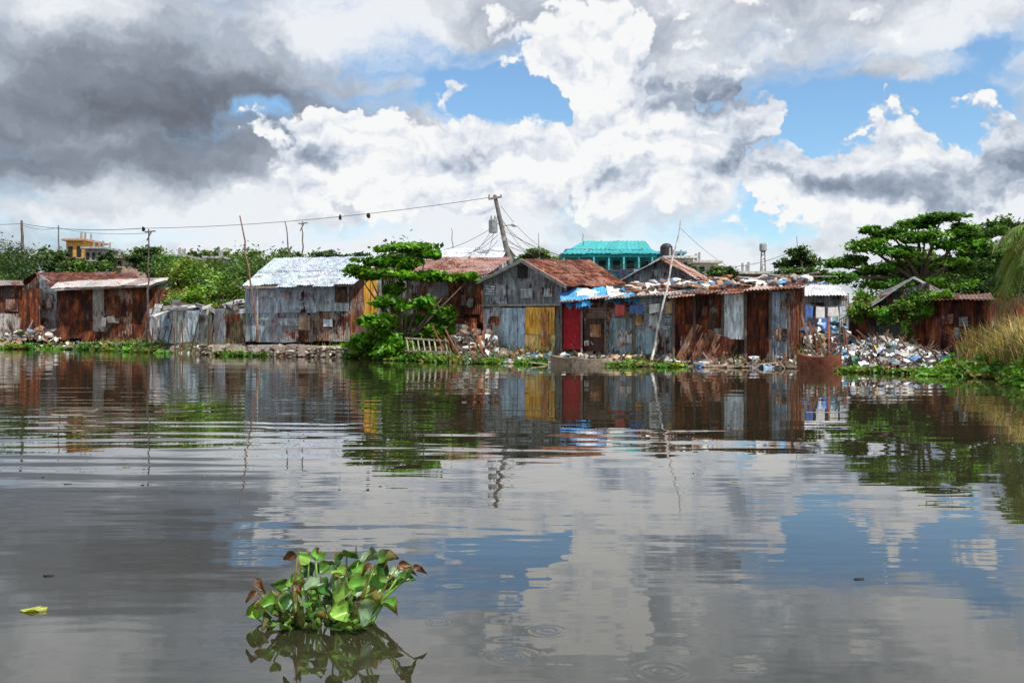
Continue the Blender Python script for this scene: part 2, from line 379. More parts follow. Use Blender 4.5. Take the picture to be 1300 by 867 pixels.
class Fol:
    def __init__(s): s.C=[];s.s=[];s.c=[]
    def crown(s,c,r,nsub,nl,size,base,sub=.28,inner=.45):
        c=np.array(c); r=np.array(r)
        d=rng.normal(size=(nsub,3)); d/=np.linalg.norm(d,axis=1)[:,None]
        d*=rng.uniform(inner,1.0,(nsub,1)); sc=c+d*r
        for q in range(nsub):
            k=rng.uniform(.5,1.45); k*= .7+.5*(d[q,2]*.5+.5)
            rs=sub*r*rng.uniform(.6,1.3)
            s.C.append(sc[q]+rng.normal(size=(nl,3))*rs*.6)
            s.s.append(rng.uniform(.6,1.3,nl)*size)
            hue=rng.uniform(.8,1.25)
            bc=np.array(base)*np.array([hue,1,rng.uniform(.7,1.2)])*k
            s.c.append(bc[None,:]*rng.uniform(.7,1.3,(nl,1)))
    def make(s,name,up=.5,asp=.5,parent=None,mat=None):
        return leafmesh(name,np.concatenate(s.C),np.concatenate(s.s),np.concatenate(s.c),up,asp,parent,mat)
def limbs(mb,base,tips,r0,col=(.10,.075,.055)):
    base=Vector(base)
    for t in tips:
        t=Vector(t); mid=base.lerp(t,.45)+Vector((R(-.2,.2),R(-.2,.2),R(.0,.35)))
        mb.tube([base,mid,t],[r0*.6,r0*.35,r0*.08],6,col)

F=Fol()
prof=[(-200,318),(0,322),(25,318),(60,304),(85,314),(100,322),(140,324),(190,312),(240,314),(300,320),(350,314),(385,316),(430,320),(500,328),(600,330),(700,328),(760,340),(900,345),(1000,335),(1100,320),(1500,300)]
for i in range(105):
    px=R(-180,760) if i<85 else R(760,1400); D=R(82,120); top=np.interp(px,[a for a,_ in prof],[c for _,c in prof])+R(-2,16)
    zt=H+(HY-top)/K*D; rz=R(1.3,2.3); rx=R(1.6,3.4)
    base=random.choice([(.075,.14,.03),(.045,.10,.025),(.10,.17,.035),(.05,.09,.025),(.12,.15,.045),(.035,.07,.025)])
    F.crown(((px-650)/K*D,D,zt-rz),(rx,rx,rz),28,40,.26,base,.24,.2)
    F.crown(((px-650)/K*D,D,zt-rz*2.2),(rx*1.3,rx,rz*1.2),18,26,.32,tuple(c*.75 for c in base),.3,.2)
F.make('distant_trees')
F=Fol()
for px,py,D,rx,rz,cl in [(245,385,57,1.6,1.0,(.14,.26,.03)),(275,365,60,1.6,1.2,(.10,.21,.03)),(300,350,64,1.8,1.3,(.07,.15,.03)),(230,360,66,1.6,1.3,(.14,.24,.04)),(260,345,70,2.2,1.2,(.08,.15,.03)),(215,345,72,2.0,1.4,(.07,.15,.03)),(10,345,75,2.4,2.2,(.04,.09,.03)),(20,330,80,2.6,1.8,(.05,.11,.03)),(300,385,58,1.2,1.1,(.09,.17,.03)),(330,340,70,2.6,1.6,(.06,.12,.03)),(505,345,55,1.8,1.8,(.04,.08,.02)),(5,375,66,1.2,1.2,(.07,.14,.03)),(225,395,56,.9,.9,(.16,.26,.05)),(285,398,54,1.0,.6,(.11,.17,.05)),(238,350,60,1.2,1.0,(.16,.25,.05))]:
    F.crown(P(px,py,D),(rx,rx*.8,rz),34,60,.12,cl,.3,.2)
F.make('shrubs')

def tree(name,D,blist,trunkpx,n=30,nl=60,size=.1,base=(.05,.11,.02),r0=.2,sub=.3,up=.6,asp=.5,nlimb=99):
    e=empty(name); F=Fol(); tips=[]
    for px,py,rx,rz in blist:
        d=D+R(-.7,.7); c=P(px,py,d); tips.append(c)
        F.crown(c,(rx/K*D,rx/K*D*.8,rz/K*D),n,nl,size,base,sub,.15)
    F.make('foliage',up,asp,e)
    mb=MB(); g0=gz(trunkpx,D); tb=Vector(((trunkpx-650)/K*D,D,g0-.2)); zt=min(t.z for t in tips)-.1
    tt=Vector((tb.x+.15,tb.y,max(g0+.6,zt)))
    mb.tube([tb,tb.lerp(tt,.5)+Vector((.06,0,0)),tt],[r0,r0*.8,r0*.65],9,(.10,.075,.055)); limbs(mb,tt,tips,r0)
    mb.build('trunk_and_limbs',GEN,e,True); return e
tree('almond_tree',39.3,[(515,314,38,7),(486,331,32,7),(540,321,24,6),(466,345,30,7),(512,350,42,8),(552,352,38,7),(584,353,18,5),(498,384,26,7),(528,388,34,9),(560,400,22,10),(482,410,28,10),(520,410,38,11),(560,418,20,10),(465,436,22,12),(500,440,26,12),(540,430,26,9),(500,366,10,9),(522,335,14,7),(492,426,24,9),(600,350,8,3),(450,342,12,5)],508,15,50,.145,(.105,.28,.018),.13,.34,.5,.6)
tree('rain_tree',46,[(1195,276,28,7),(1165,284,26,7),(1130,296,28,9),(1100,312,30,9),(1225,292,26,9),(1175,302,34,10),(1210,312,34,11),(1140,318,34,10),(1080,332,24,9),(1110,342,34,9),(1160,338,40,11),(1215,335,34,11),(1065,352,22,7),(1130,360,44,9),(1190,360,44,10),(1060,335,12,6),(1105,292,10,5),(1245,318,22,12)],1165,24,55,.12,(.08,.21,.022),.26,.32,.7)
tree('rain_tree',56,[(1250,296,30,12),(1285,290,30,14),(1320,300,40,18),(1260,320,40,16),(1300,330,40,20),(1240,345,40,18),(1290,360,50,20),(1350,330,50,30)],1290,22,55,.14,(.05,.12,.025),.3,.32,.7)
tree('mango_tree',58,[(1010,322,16,9),(1000,334,18,9),(1028,334,18,9),(1015,345,30,8),(1045,350,16,7)],1015,16,50,.13,(.05,.11,.025),.2,.32,.7)
tree('mango_tree',62,[(680,322,18,7),(672,330,18,7),(695,332,18,7),(660,336,14,6)],680,16,50,.13,(.07,.14,.03),.2,.32,.7)
tree('mango_tree',66,[(415,324,22,7),(440,330,22,7),(460,326,14,6),(395,332,18,6)],430,16,50,.14,(.04,.09,.025),.2,.32,.7)
tree('mango_tree',74,[(190,318,20,8),(175,328,22,8),(205,330,20,8),(188,336,26,8)],190,16,50,.15,(.05,.11,.025),.2,.32,.7)

# ------------------------------------------------------------ shacks
def close_shack(mb,FL,FR,depth,zt_f,zt_b,zb,col,rust):
    FL=Vector(FL);FR=Vector(FR); d=(FR-FL); n=Vector((-d.y,d.x)).normalized()*depth
    BLp=FL+n; BRp=FR+n
    side(mb,FL,BLp,zt_f,zt_b,zb,col,rust); side(mb,FR,BRp,zt_f,zt_b,zb,col,rust); side(mb,BLp,BRp,zt_b,zt_b,zb,col,rust)

# A
e=empty('corrugated_metal_shack'); mb=MB()
W=Wall(28,66,76,63.5)
panel(mb,W,28,50,(368,348),436,(.2,.17,.15),.5); panel(mb,W,50,76,(348,366),436,(.40,.42,.44),.25,'h')
W2=Wall(76,63.5,176,64); panel(mb,W2,76,176,364,436,RU,.9)
patches(mb,W,30,74,372,425,6,smin=6,smax=14)
close_shack(mb,W.A,W2.B,4,H+50/K*64,H+60/K*64,.2,RU,.8)
mb.build('walls',METAL,e); mb=MB()
roof(mb,P(66,366,62.8),P(184,364,63.4),P(44,346.5,66),P(168,346,66.5),(.20,.09,.08),.62,rows=2,rv=.1)
roof(mb,P(14,366,66),P(38,360,70),P(44,346.5,66),P(66,346,70),(.16,.08,.07),.8)
mb.build('roof',METAL,e)
e=empty('corrugated_metal_shack'); mb=MB(); W=Wall(-40,62,26,62)
panel(mb,W,-40,26,362,398,(.12,.08,.07),.6); panel(mb,W,-40,26,398,432,(.5,.47,.45),.25,off=.05)
panel(mb,W,8,24,380,396,(.4,.25,.2),.4,off=.1)
close_shack(mb,W.A,W.B,4,3.6,3.9,.2,RU,.7); mb.build('walls',METAL,e); mb=MB()
roof(mb,P(-50,364,61.5),P(30,362,61.5),P(-50,355,66),P(26,356,66),(.4,.4,.42),.4); mb.build('roof',METAL,e)
# B
e=empty('corrugated_metal_shack'); mb=MB(); W=Wall(72,60,186,59)
panel(mb,W,72,88,(368,367),433,RU,.7); panel(mb,W,88,118,(367,366),431,(.10,.05,.045),.8); panel(mb,W,118,132,(366,365),420,(.46,.42,.40),.4)
panel(mb,W,118,132,420,434,(.2,.1,.08),.8,off=-.03);panel(mb,W,132,150,(365,364),434,RU,.65); panel(mb,W,150,168,(364,363),434,(.34,.22,.18),.6); panel(mb,W,168,186,(363,361),434,(.14,.07,.05),.8)
patches(mb,W,76,182,375,425,3,[(.55,.5,.46),(.3,.2,.16),(.42,.25,.18)],6,12)
W2=Wall(186,59,217,64); panel(mb,W2,186,203,(361,360),430,(.30,.36,.41),.32); panel(mb,W2,203,217,(360,358),425,(.34,.41,.48),.2,'h')
close_shack(mb,W.A,W.B,5,3.5,3.9,.2,RU,.8)
mb.build('walls',METAL,e); mb=MB()
roof(mb,P(64,366,59.2),P(190,361.5,58.2),P(76,357,65),P(224,352,64.5),(.62,.56,.56),.3,rows=1,rv=.25)
mb.build('roof',METAL,e); mb=MB()
mb.beam(P(66,368,59.3),P(190,363,58.3),.08,.12,(.5,.45,.42)); mb.beam(P(190,363,58.3),P(222,354,64),.08,.1,(.4,.38,.36)); mb.build('eave_board',GEN,e)
# fence
e=empty('tin_sheet_fence'); mb=MB(); W=Wall(190,53,312,48)
for x0,x1,yt,yb,cl,ru in[(192,206,392,434,(.66,.66,.64),.2),(206,222,396,434,(.35,.45,.55),.15),(222,240,393,435,(.74,.76,.76),.08),(240,258,395,434,(.55,.63,.70),.12),(258,276,400,436,(.18,.2,.2),.35),(276,290,392,436,(.30,.33,.35),.35),(290,312,398,436,(.2,.14,.08),.6)]:
    panel(mb,W,x0,x1,yt,yb,cl,ru,off=R(0,.3))
mb.build('sheets',METAL,e); mb=MB()
for i in range(30):
    px=R(190,312); D=R(48,54); a=P(px,436,D); a.z=gz(px,D); mb.beam(a,a+Vector((R(-.5,.5),R(-.3,.3),R(1,2.6))),.05,.05,jc(WD,.4))
for i in range(24):
    px=R(200,310); D=R(49,54); c=P(px,R(383,398),D); mb.box(c,R(.3,1.2),R(.3,.8),R(.05,.3),random.choice([(.3,.3,.32),(.08,.08,.09),(.2,.12,.07),(.5,.5,.5)]),R(0,3),.2,R(-.4,.4))
mb.build('stakes_and_scrap',GEN,e)
# C
e=empty('corrugated_metal_shack'); mb=MB(); W=Wall(312,45.3,444,44.6)
panel(mb,W,312,444,(363,360),(397,396),(.36,.43,.49),.25,'v',mw=1.9,rv=.05,amp=.008,off=.04)
panel(mb,W,312,345,395,434,(.30,.35,.39),.3,'v',amp=.01); panel(mb,W,345,380,395,434,(.28,.32,.36),.4,'v',amp=.01); panel(mb,W,380,398,395,434,(.28,.27,.27),.6); panel(mb,W,398,418,395,434,(.22,.17,.15),.5); panel(mb,W,418,444,395,434,(.34,.30,.28),.64)
panel(mb,W,330,352,368,378,(.5,.52,.55),.2,off=.1,amp=.005); panel(mb,W,355,380,404,414,(.45,.5,.55),.3,off=.08,amp=.005); panel(mb,W,426,442,362,384,(.14,.12,.12),.6,off=.09)
patches(mb,W,316,430,366,426,4,[(.45,.52,.58),(.30,.36,.42),(.36,.24,.18)],6,18)
W2=Wall(444,44.6,484,48.6); panel(mb,W2,444,452,(360,352),432,(.3,.2,.16),.7);panel(mb,W2,452,461,(352,345),430,(.2,.14,.12),.6);panel(mb,W2,461,478,(346,335),402,YE,.0,off=.02,amp=.005);panel(mb,W2,461,484,402,430,(.25,.2,.2),.6);panel(mb,W2,478,484,(335,328),402,ZN,.4)
close_shack(mb,W.A,W.B,4.3,3.2,3.3,.2,ZN,.5)
mb.build('walls',METAL,e); mb=MB()
roof(mb,P(305,363.5,44.6),P(448,360,43.9),P(349,328,49.6),P(489,326,49),(.46,.54,.62),.10,rows=2,rv=.12,colv=.16)
roof(mb,P(349,340,53.5),P(480,340,53.5),P(349,328,49.65),P(489,326,49.05),(.5,.55,.6),.2)
mb.build('roof',METAL,e); mb=MB()
mb.beam(P(327,366,44.7),P(327,434,44.9),.05,.05,(.5,.45,.4)); mb.beam(P(305,365.5,44.7),P(448,362,44),.06,.10,(.25,.2,.18))
mb.build('timber_frame',GEN,e)
mb=MB()
for i in range(11):
    px=285+i*15; D=np.interp(px,[285,440],[46.2,42.6]); c=P(px,436,D); mb.box((c.x,c.y+.2,.26+R(-.04,.04)),.62,1.6+R(-.2,.2),.42,jc((.34,.29,.25),.25),R(-.15,.15),.1)
for i in range(320):
    px=R(255,450); D=np.interp(px,[270,445],[46.8,41.6])+R(-.9,.8); mb.blob(P(px,0,D).xy.to_3d()+Vector((0,0,R(.0,.44))),R(.05,.17),jc(random.choice([(.33,.28,.23),(.42,.36,.3),(.16,.13,.10)]),.4),.5,.6)
mb.build('concrete_landing',GEN)
# D
e=empty('corrugated_metal_shack'); mb=MB(); W=Wall(486,45,608,42.5)
panel(mb,W,486,530,346,432,(.22,.2,.2),.45); panel(mb,W,530,570,348,380,(.20,.21,.23),.4,'h'); panel(mb,W,530,570,380,440,RU,.75); panel(mb,W,570,590,350,425,(.06,.04,.035),.5); panel(mb,W,590,612,352,400,(.12,.07,.05),.6)
panel(mb,W,584,606,404,440,(.2,.10,.08),.7,off=.06); patches(mb,W,575,606,372,432,5,[(.3,.2,.15),(.15,.1,.08),(.4,.4,.4)],6,12)
close_shack(mb,W.A,W.B,4.5,3.2,3.6,.2,RU,.7); mb.build('walls',METAL,e); mb=MB()
roof(mb,P(520,347,43.1),P(614,350,41.6),P(546,326,48),P(648,327,47),(.36,.20,.16),.55,rows=1,rv=.15)
mb.build('roof',METAL,e)
e=empty('corrugated_metal_shack'); mb=MB(); W=Wall(548,53,636,53); panel(mb,W,548,636,327,380,ZN,.4)
W2=Wall(636,53,650,57); panel(mb,W2,636,643,(326,315),380,ZL,.3); panel(mb,W2,643,650,(315,326),380,ZN,.3)
close_shack(mb,W.A,W.B,5,4.8,5,.5,ZN,.4); mb.build('walls',METAL,e); mb=MB()
roof(mb,P(546,328,52.6),P(637,327.5,52.6),P(560,317,56),P(645,314,55.4),(.68,.72,.76),.05); roof(mb,P(575,328,60),P(655,327,59),P(560,317,56),P(645,314,55.4),(.6,.6,.65),.2)
mb.build('roof',METAL,e)
# E
e=empty('gabled_tin_shack'); mb=MB(); W=Wall(614,40,714,36.4)
panel(mb,W,614,638,(357,345),392,(.13,.15,.17),.3,amp=.008); panel(mb,W,638,662,(345,332),388,(.19,.21,.23),.2,amp=.008); panel(mb,W,662,690,(332,348),388,(.22,.24,.26),.2,amp=.008); panel(mb,W,690,714,(348,361),388,(.17,.19,.21),.25,amp=.008)
panel(mb,W,618,644,362,386,(.34,.37,.40),.3,off=.06,amp=.006)
panel(mb,W,614,640,390,444,(.42,.46,.49),.28); panel(mb,W,640,668,391,444,(.38,.52,.63),.0,off=.06,mw=.45); panel(mb,W,668,706,390,425,YE,.0,off=.05,mw=.6,amp=.01,cv=.1);panel(mb,W,668,706,425,446,(.72,.52,.18),.12,off=.03,mw=.6); panel(mb,W,704,716,386,446,(.16,.17,.18),.5)
patches(mb,W,616,708,362,388,4,[(.3,.34,.37),(.12,.13,.14),(.4,.44,.46)],7,15); patches(mb,W,616,638,395,436,3,smin=6,smax=12)
panel(mb,W,690,699,396,440,(.55,.22,.06),.3,off=.11,amp=.004)
close_shack(mb,W.A,W.B,5.5,2.85,2.9,.2,ZN,.6)
mb.build('walls',METAL,e); mb=MB()
roof(mb,P(714,363,35.8),P(795,361,39.2),P(662,329.5,37.8),P(748,331,42),(.34,.16,.11),.66,rows=2,rv=.2)
roof(mb,P(606,359,40.6),P(700,352,46),P(662,329.5,37.8),P(748,331,42),(.2,.1,.08),.8)
mb.build('roof',METAL,e); mb=MB()
mb.beam(P(606,359,40.4),P(662,331,37.5),.06,.13,(.32,.30,.29)); mb.beam(P(662,331,37.5),P(718,364,35.7),.06,.13,(.28,.22,.2)); mb.beam(W.p(612,388,.08),W.p(716,387,.08),.05,.07,(.3,.27,.25))
mb.box(W.p(667,345,.06),.55,.06,.5,(.02,.02,.02),-.4); mb.build('fascia_and_vent',GEN,e)
# E3
e=empty('gabled_tin_shack'); mb=MB(); W=Wall(784,44,905,42)
panel(mb,W,784,838,(359,331),372,(.34,.40,.45),.2,amp=.008); panel(mb,W,838,900,(331,362),372,(.28,.32,.36),.3,amp=.008)
panel(mb,W,806,840,342,360,(.46,.53,.58),.15,off=.07,amp=.005)
close_shack(mb,W.A,W.B,4,2.8,2.8,.3,ZN,.5); mb.build('walls',METAL,e); mb=MB()
roof(mb,P(778,361,43.4),P(810,354,48),P(838,328,42.4),P(858,330,48),(.5,.56,.6),.2); roof(mb,P(902,364,41.4),P(905,356,47),P(838,328,42.4),P(858,330,48),(.40,.26,.22),.45)
mb.build('roof',METAL,e)
# E2
e=empty('tin_lean_to_shack'); mb=MB(); W=Wall(712,35.9,858,34.1)
panel(mb,W,740,806,(379,377),404,(.26,.17,.13),.45,'h',mh=.35); panel(mb,W,742,770,404,446,(.08,.05,.04),.5,off=-.02); panel(mb,W,770,806,404,452,(.32,.41,.47),.25,off=.03)
panel(mb,W,806,858,(376,374),420,(.40,.48,.54),.2,'h',mh=.5,off=.02); panel(mb,W,806,832,420,452,(.32,.42,.52),.18,off=.03,amp=.008); panel(mb,W,832,858,418,452,(.33,.36,.38),.4,off=.05)
panel(mb,W,786,803,420,436,(.58,.58,.56),.1,off=.1,amp=.006); panel(mb,W,750,764,412,428,(.45,.22,.10),.4,off=.06)
patches(mb,W,742,855,384,446,8,smin=6,smax=14)
close_shack(mb,W.A,W.B,4,2.2,2.5,.1,RU,.7); mb.build('walls',METAL,e)
mb=MB(); panel(mb,W,716,739,388,444,RD,.0,off=.08,mw=2,amp=.004,cv=0,rv=0); mb.build('door',GEN,e)
mb=MB(); roof(mb,P(708,384,35.2),P(864,372,33.4),P(728,368,39),P(880,357,38),(.42,.37,.36),.4,rv=.35,colv=.5)
mb.build('roof',METAL,e); mb=MB()
for x in(714,740,770,806,858): mb.beam(W.p(x,380,.12),W.p(x,452,.12),.07,.07,jc((.22,.17,.14),.3))
mb.build('posts',GEN,e)
def cloth(mb,c,w,d,col,amp=.08,tilt=(0,-.35),n=9):
    c=Vector(c); vs=[];fs=[]
    ph=[R(0,6) for _ in range(4)]
    for j in range(n+1):
        for i in range(n+1):
            x=(i/n-.5)*w*(1+R(-.05,.05)); y=(j/n-.5)*d*(1+R(-.05,.05))
            z=amp*(math.sin(x*6+ph[0]+y*2)+math.sin(y*7+ph[1]))*.5+R(-amp,amp)*.35-tilt[1]*y+tilt[0]*x
            if j==0: z-=R(.05,.25)
            vs.append((c.x+x,c.y+y,c.z+z))
    for j in range(n):
        for i in range(n): q=j*(n+1)+i; fs.append((q,q+1,q+n+2,q+n+1))
    mb.add(vs,fs,col)
mb=MB()
for px,py,D,w_,d_,cl in[(728,376,36,1.0,1.2,(.10,.34,.72)),(748,374,36,.9,1.3,(.58,.66,.74)),(768,373,36,.8,1.2,(.05,.32,.70)),(788,372,35.5,.9,1.1,(.70,.70,.68)),(812,371,35.5,.9,1.2,(.45,.36,.32)),(838,368,35,.9,1.2,(.72,.72,.70)),(722,372,37,.9,.9,(.75,.75,.75)),(760,366,38,1,1,(.25,.3,.36)),(858,366,35,.8,1.0,(.40,.08,.06)),(778,377,35.2,.5,.6,(.03,.30,.70)),(740,380,35.1,.5,.4,(.05,.32,.70)),(870,364,35,.7,.8,(.6,.6,.6)),(905,362,35.4,.8,.8,(.08,.24,.5)),(800,374,34.8,.5,.7,(.1,.35,.68)),(960,360,34.5,.7,.7,(.62,.6,.56))]:
    cloth(mb,P(px,py,D),w_,d_,cl,.10)
mb.build('roof_tarp',PLAST,smooth=False)
# F
e=empty('rusty_waterfront_shack'); mb=MB(); W=Wall(855,33.6,1002,32.4)
panel(mb,W,855,882,(374,372),412,(.42,.20,.12),.75,mw=.45); panel(mb,W,882,918,(372,370),424,(.10,.06,.05),.6,mw=.5); panel(mb,W,918,946,(370,369),430,(.66,.74,.80),.05,off=.06,mw=.5)
panel(mb,W,918,946,430,464,(.05,.04,.035),.4,off=-.05); panel(mb,W,946,978,(368,366),462,(.22,.08,.055),.8,mw=.5,off=.03); panel(mb,W,976,1003,(366,364),458,(.34,.42,.48),.32,mw=.4,off=.01)
for i in range(7):
    x=857+i*9; bl=W.p(x-2,463,.25);br=W.p(x+9,464,.25);tl=W.p(x+24-i*2,410+i*3,.12+.02*i);tr=W.p(x+35-i*2,414+i*3,.12+.02*i)
    sheet(mb,bl,br,tl,tr,jc((.46,.22,.13),.45),R(.3,.85),'v',.1,.016,.02)
panel(mb,W,855,918,412,464,(.22,.09,.06),.8,off=-.03)
patches(mb,W,862,1000,376,450,8,[(.36,.24,.18),(.45,.5,.54),(.42,.15,.08),(.16,.1,.08),(.3,.34,.38)],6,14)
W2=Wall(1003,32.4,1020,35.5); panel(mb,W2,1003,1020,(364,362),(460,455),(.30,.15,.10),.7)
close_shack(mb,W.A,W.B,3.6,2.4,2.7,-.1,RU,.85)
mb.build('walls',METAL,e); mb=MB()
roof(mb,P(848,377,32.8),P(1010,366,31.7),P(868,360,38),P(1028,354,37),(.42,.28,.24),.5,rv=.3,colv=.4)
roof(mb,P(985,368,31.8),P(1020,365,32),P(995,362,35),P(1030,360,35),(.4,.4,.42),.4)
mb.build('roof',METAL,e); mb=MB()
for x in(856,882,918,947,978,1001): mb.beam(W.p(x,372,.14),W.p(x,470,.14),.08,.08,jc((.11,.075,.06),.3))
mb.beam(W.p(850,376,.2),W.p(1010,367,.2),.06,.12,(.10,.06,.05)); mb.beam(W.p(856,463,.15),W.p(1003,461,.15),.07,.1,(.08,.06,.05))
for x in(985,1000,1012): mb.beam(P(x,455,32),P(x,472,32),.08,.08,(.07,.05,.04))
mb.build('timber_frame',GEN,e)
mb=MB()
for i in range(230):
    px=R(790,1030); D=R(33.5,38.); yy=np.interp(px,[790,860,1030],[374,370,362])-(D-33)*2.6
    c=P(px,yy,D); cl=random.choice([(.22,.09,.05),(.30,.14,.08),(.1,.07,.06),(.5,.48,.46),(.14,.1,.08),(.45,.3,.2),(.05,.05,.05),(.3,.32,.34),(.6,.6,.58),(.1,.25,.45)])
    if R(0,1)<.6: mb.beam(c,c+Vector((R(-1.,1.),R(-.5,.5),R(-.08,.14))),R(.06,.25),.03,jc(cl,.3))
    else: mb.blob(c+Vector((0,0,.05)),R(.06,.18),jc(cl,.3),.4,.7)
mb.build('scrap_on_roofs',GEN)
e=empty('corrugated_metal_shack'); mb=MB(); W=Wall(1012,42,1078,42)
panel(mb,W,1012,1078,374,430,(.30,.35,.40),.3); panel(mb,W,1030,1046,384,425,(.03,.03,.03),.2,off=.04); panel(mb,W,1052,1070,392,414,(.6,.6,.55),.1,off=.07)
close_shack(mb,W.A,W.B,4,2.7,3,.2,ZN,.5); mb.build('walls',METAL,e); mb=MB()
roof(mb,P(1008,375,41),P(1076,374,41),P(1016,361,45),P(1066,362,45),(.70,.72,.74),.1); mb.build('roof',METAL,e)
# G
e=empty('overgrown_tin_shack'); mb=MB(); W=Wall(1078,34,1180,32)
panel(mb,W,1078,1112,388,442,(.16,.1,.07),.6); panel(mb,W,1112,1145,388,438,(.08,.09,.10),.4); panel(mb,W,1145,1180,386,445,(.12,.08,.07),.6)
panel(mb,W,1116,1180,(376,358),388,(.07,.08,.09),.4,off=-.02)
W2=Wall(1176,31.8,1256,30.2); panel(mb,W2,1176,1256,(380,379),446,(.24,.06,.045),.76,off=.02,mw=.55)
W3=Wall(1256,30.2,1268,33); panel(mb,W3,1256,1266,379,446,RU,.8)
patches(mb,W2,1180,1250,384,430,3,[(.36,.2,.15),(.25,.26,.28),(.4,.14,.1)],7,14)
close_shack(mb,W.A,W2.B,4.2,2.1,2.4,.1,RU,.8); mb.build('walls',METAL,e); mb=MB()
roof(mb,P(1074,390,33.6),P(1120,388,33),P(1090,378,37),P(1128,376,37),(.2,.18,.17),.6); roof(mb,P(1108,388,32.6),P(1110,376,38),P(1158,354,32.6),P(1160,352,38),(.16,.18,.18),.35); roof(mb,P(1196,378,32),P(1200,372,38),P(1158,354,32.6),P(1160,352,38),(.16,.17,.18),.4)
roof(mb,P(1172,381,31.2),P(1262,380,29.8),P(1176,374,35),P(1256,373,34),(.2,.13,.1),.6); mb.build('roof',METAL,e)
F=Fol()
for px,py,D,rx,rz in[(1150,388,31.7,.5,.2),(1165,380,31.7,.5,.3),(1185,378,31.4,.5,.25),(1160,400,31.7,.35,.25),(1090,392,33.3,.5,.2),(1110,396,33.2,.4,.25),(1200,375,31.4,.3,.15),(1085,402,33.4,.3,.3),(1150,418,31.7,.15,.3),(1140,393,32,.4,.2),(1125,400,32.5,.5,.35),(1095,380,35,.7,.3),(1175,392,31.5,.3,.3)]:
    F.crown(P(px,py,D),(rx,.25,rz),14,50,.06,(.11,.24,.03),.35,.1)
F.make('climbing_vine',.2,.6)
def washing(pa,pb,n,pal,hmin=.35,hmax=.75):
    mb=MB(); a=Vector(pa); c=Vector(pb); L=(c-a).length; d=(c-a)/L; nn=Vector((d.y,-d.x,0))
    mb.tube([a,a.lerp(c,.5)-Vector((0,0,.08)),c],.01,5,(.1,.1,.1)); u=.04
    while u<.93:
        w_=R(.3,.6)/L; h_=R(hmin,hmax); cl=jc(random.choice(pal),.15); vs=[];fs=[]; ph=R(0,6)
        for j in range(5):
            for i in range(7):
                t=u+w_*i/6*(1-.08*j/4); z=-.32*(t*(1-t))-.01
                vs.append(a+d*(t*L)+nn*(.03*math.sin(i*1.7+ph)*(j+.3)/4+.02)+Vector((0,0,z-h_*j/4*(1+.06*math.sin(i+ph)))))
        for j in range(4):
            for i in range(6): q=j*7+i; fs.append((q,q+1,q+8,q+7))
        mb.add(vs,fs,cl); u+=w_+R(.01,.12)
    mb.build('laundry_line',PLAST)
CL=[(.75,.75,.76),(.08,.16,.45),(.45,.08,.07),(.05,.05,.07),(.55,.42,.2),(.15,.40,.45),(.7,.72,.75),(.45,.5,.62),(.4,.2,.3)]
washing(P(778,386,34.4),P(852,382,33.7),5,CL,.25,.45); washing(P(1020,386,36),P(1074,388,37.5),5,CL,.35,.7); washing(P(1022,402,34.6),P(1070,400,35.5),4,CL,.3,.5)
washing(P(752,341,56),P(806,341,56),5,[(.75,.75,.76),(.08,.16,.5),(.7,.72,.75),(.05,.05,.1)],.4,.6)
washing(P(222,392,51.2),P(262,392,50),3,[(.75,.75,.76),(.6,.68,.75),(.2,.3,.45)],.4,.8)

# ------------------------------------------------------------ background buildings
def house(name,px0,px1,ytop,ybot,D,depth,wall,roofc,wins=2,floors=1,slab=.25):
    e=empty(name); x0=(px0-650)/K*D; x1=(px1-650)/K*D; zt=H+(HY-ytop)/K*D; zb=H+(HY-ybot)/K*D-1.5
    mb=MB(); mb.box(((x0+x1)/2,D+depth/2,(zt+zb)/2),x1-x0,depth,zt-zb,wall); mb.build('walls',GEN,e)
    mb=MB(); mb.box(((x0+x1)/2,D+depth/2,zt+slab/2+.002),x1-x0+.5,depth+.6,slab,roofc); 
    for i in range(4): mb.box((R(x0+.3,x1-.3),D+R(.5,depth-.5),zt+slab+.3),.12,.12,.6,(.3,.3,.3))
    mb.build('roof_slab',GEN,e)
    mb=MB(); fh=(zt-zb-1.5)/floors
    for f in range(floors):
        for i in range(wins):
            cx=x0+(x1-x0)*(i+.5)/wins; cz=zt-fh*(f+.5); ww=min(1.1,(x1-x0)/wins*.5)
            mb.box((cx,D-.01,cz),ww,.1,min(1.1,fh*.5),(.02,.025,.03))
            mb.box((cx,D-.06,cz-min(1.1,fh*.5)/2-.05),ww+.2,.16,.08,jc((.4,.4,.38)))
    mb.build('windows',GEN,e)
house('yellow_concrete_house',84,106,306,334,79,4,(.62,.36,.08),(.5,.25,.12),2,1,.15)
house('concrete_house',108,130,316,335,78,4,(.30,.29,.28),(.36,.36,.35),3,1,.15)
house('concrete_house',213,232,326,340,76,5,(.6,.6,.58),(.35,.35,.35),2,1,.15)
house('concrete_house',262,280,328,342,78,5,(.38,.40,.42),(.45,.45,.45),2,1,.15)
house('concrete_house',140,156,328,342,77,5,(.45,.33,.26),(.35,.3,.28),2,1,.15)
house('concrete_house',846,880,328,350,66,5,(.4,.4,.38),(.5,.5,.48),2,1,.15)
house('concrete_house',884,912,334,352,64,5,(.62,.60,.55),(.55,.52,.48),2,1,.15)
house('concrete_house',940,985,348,362,60,5,(.25,.2,.18),(.5,.48,.45),3,1,.15)
F=Fol()
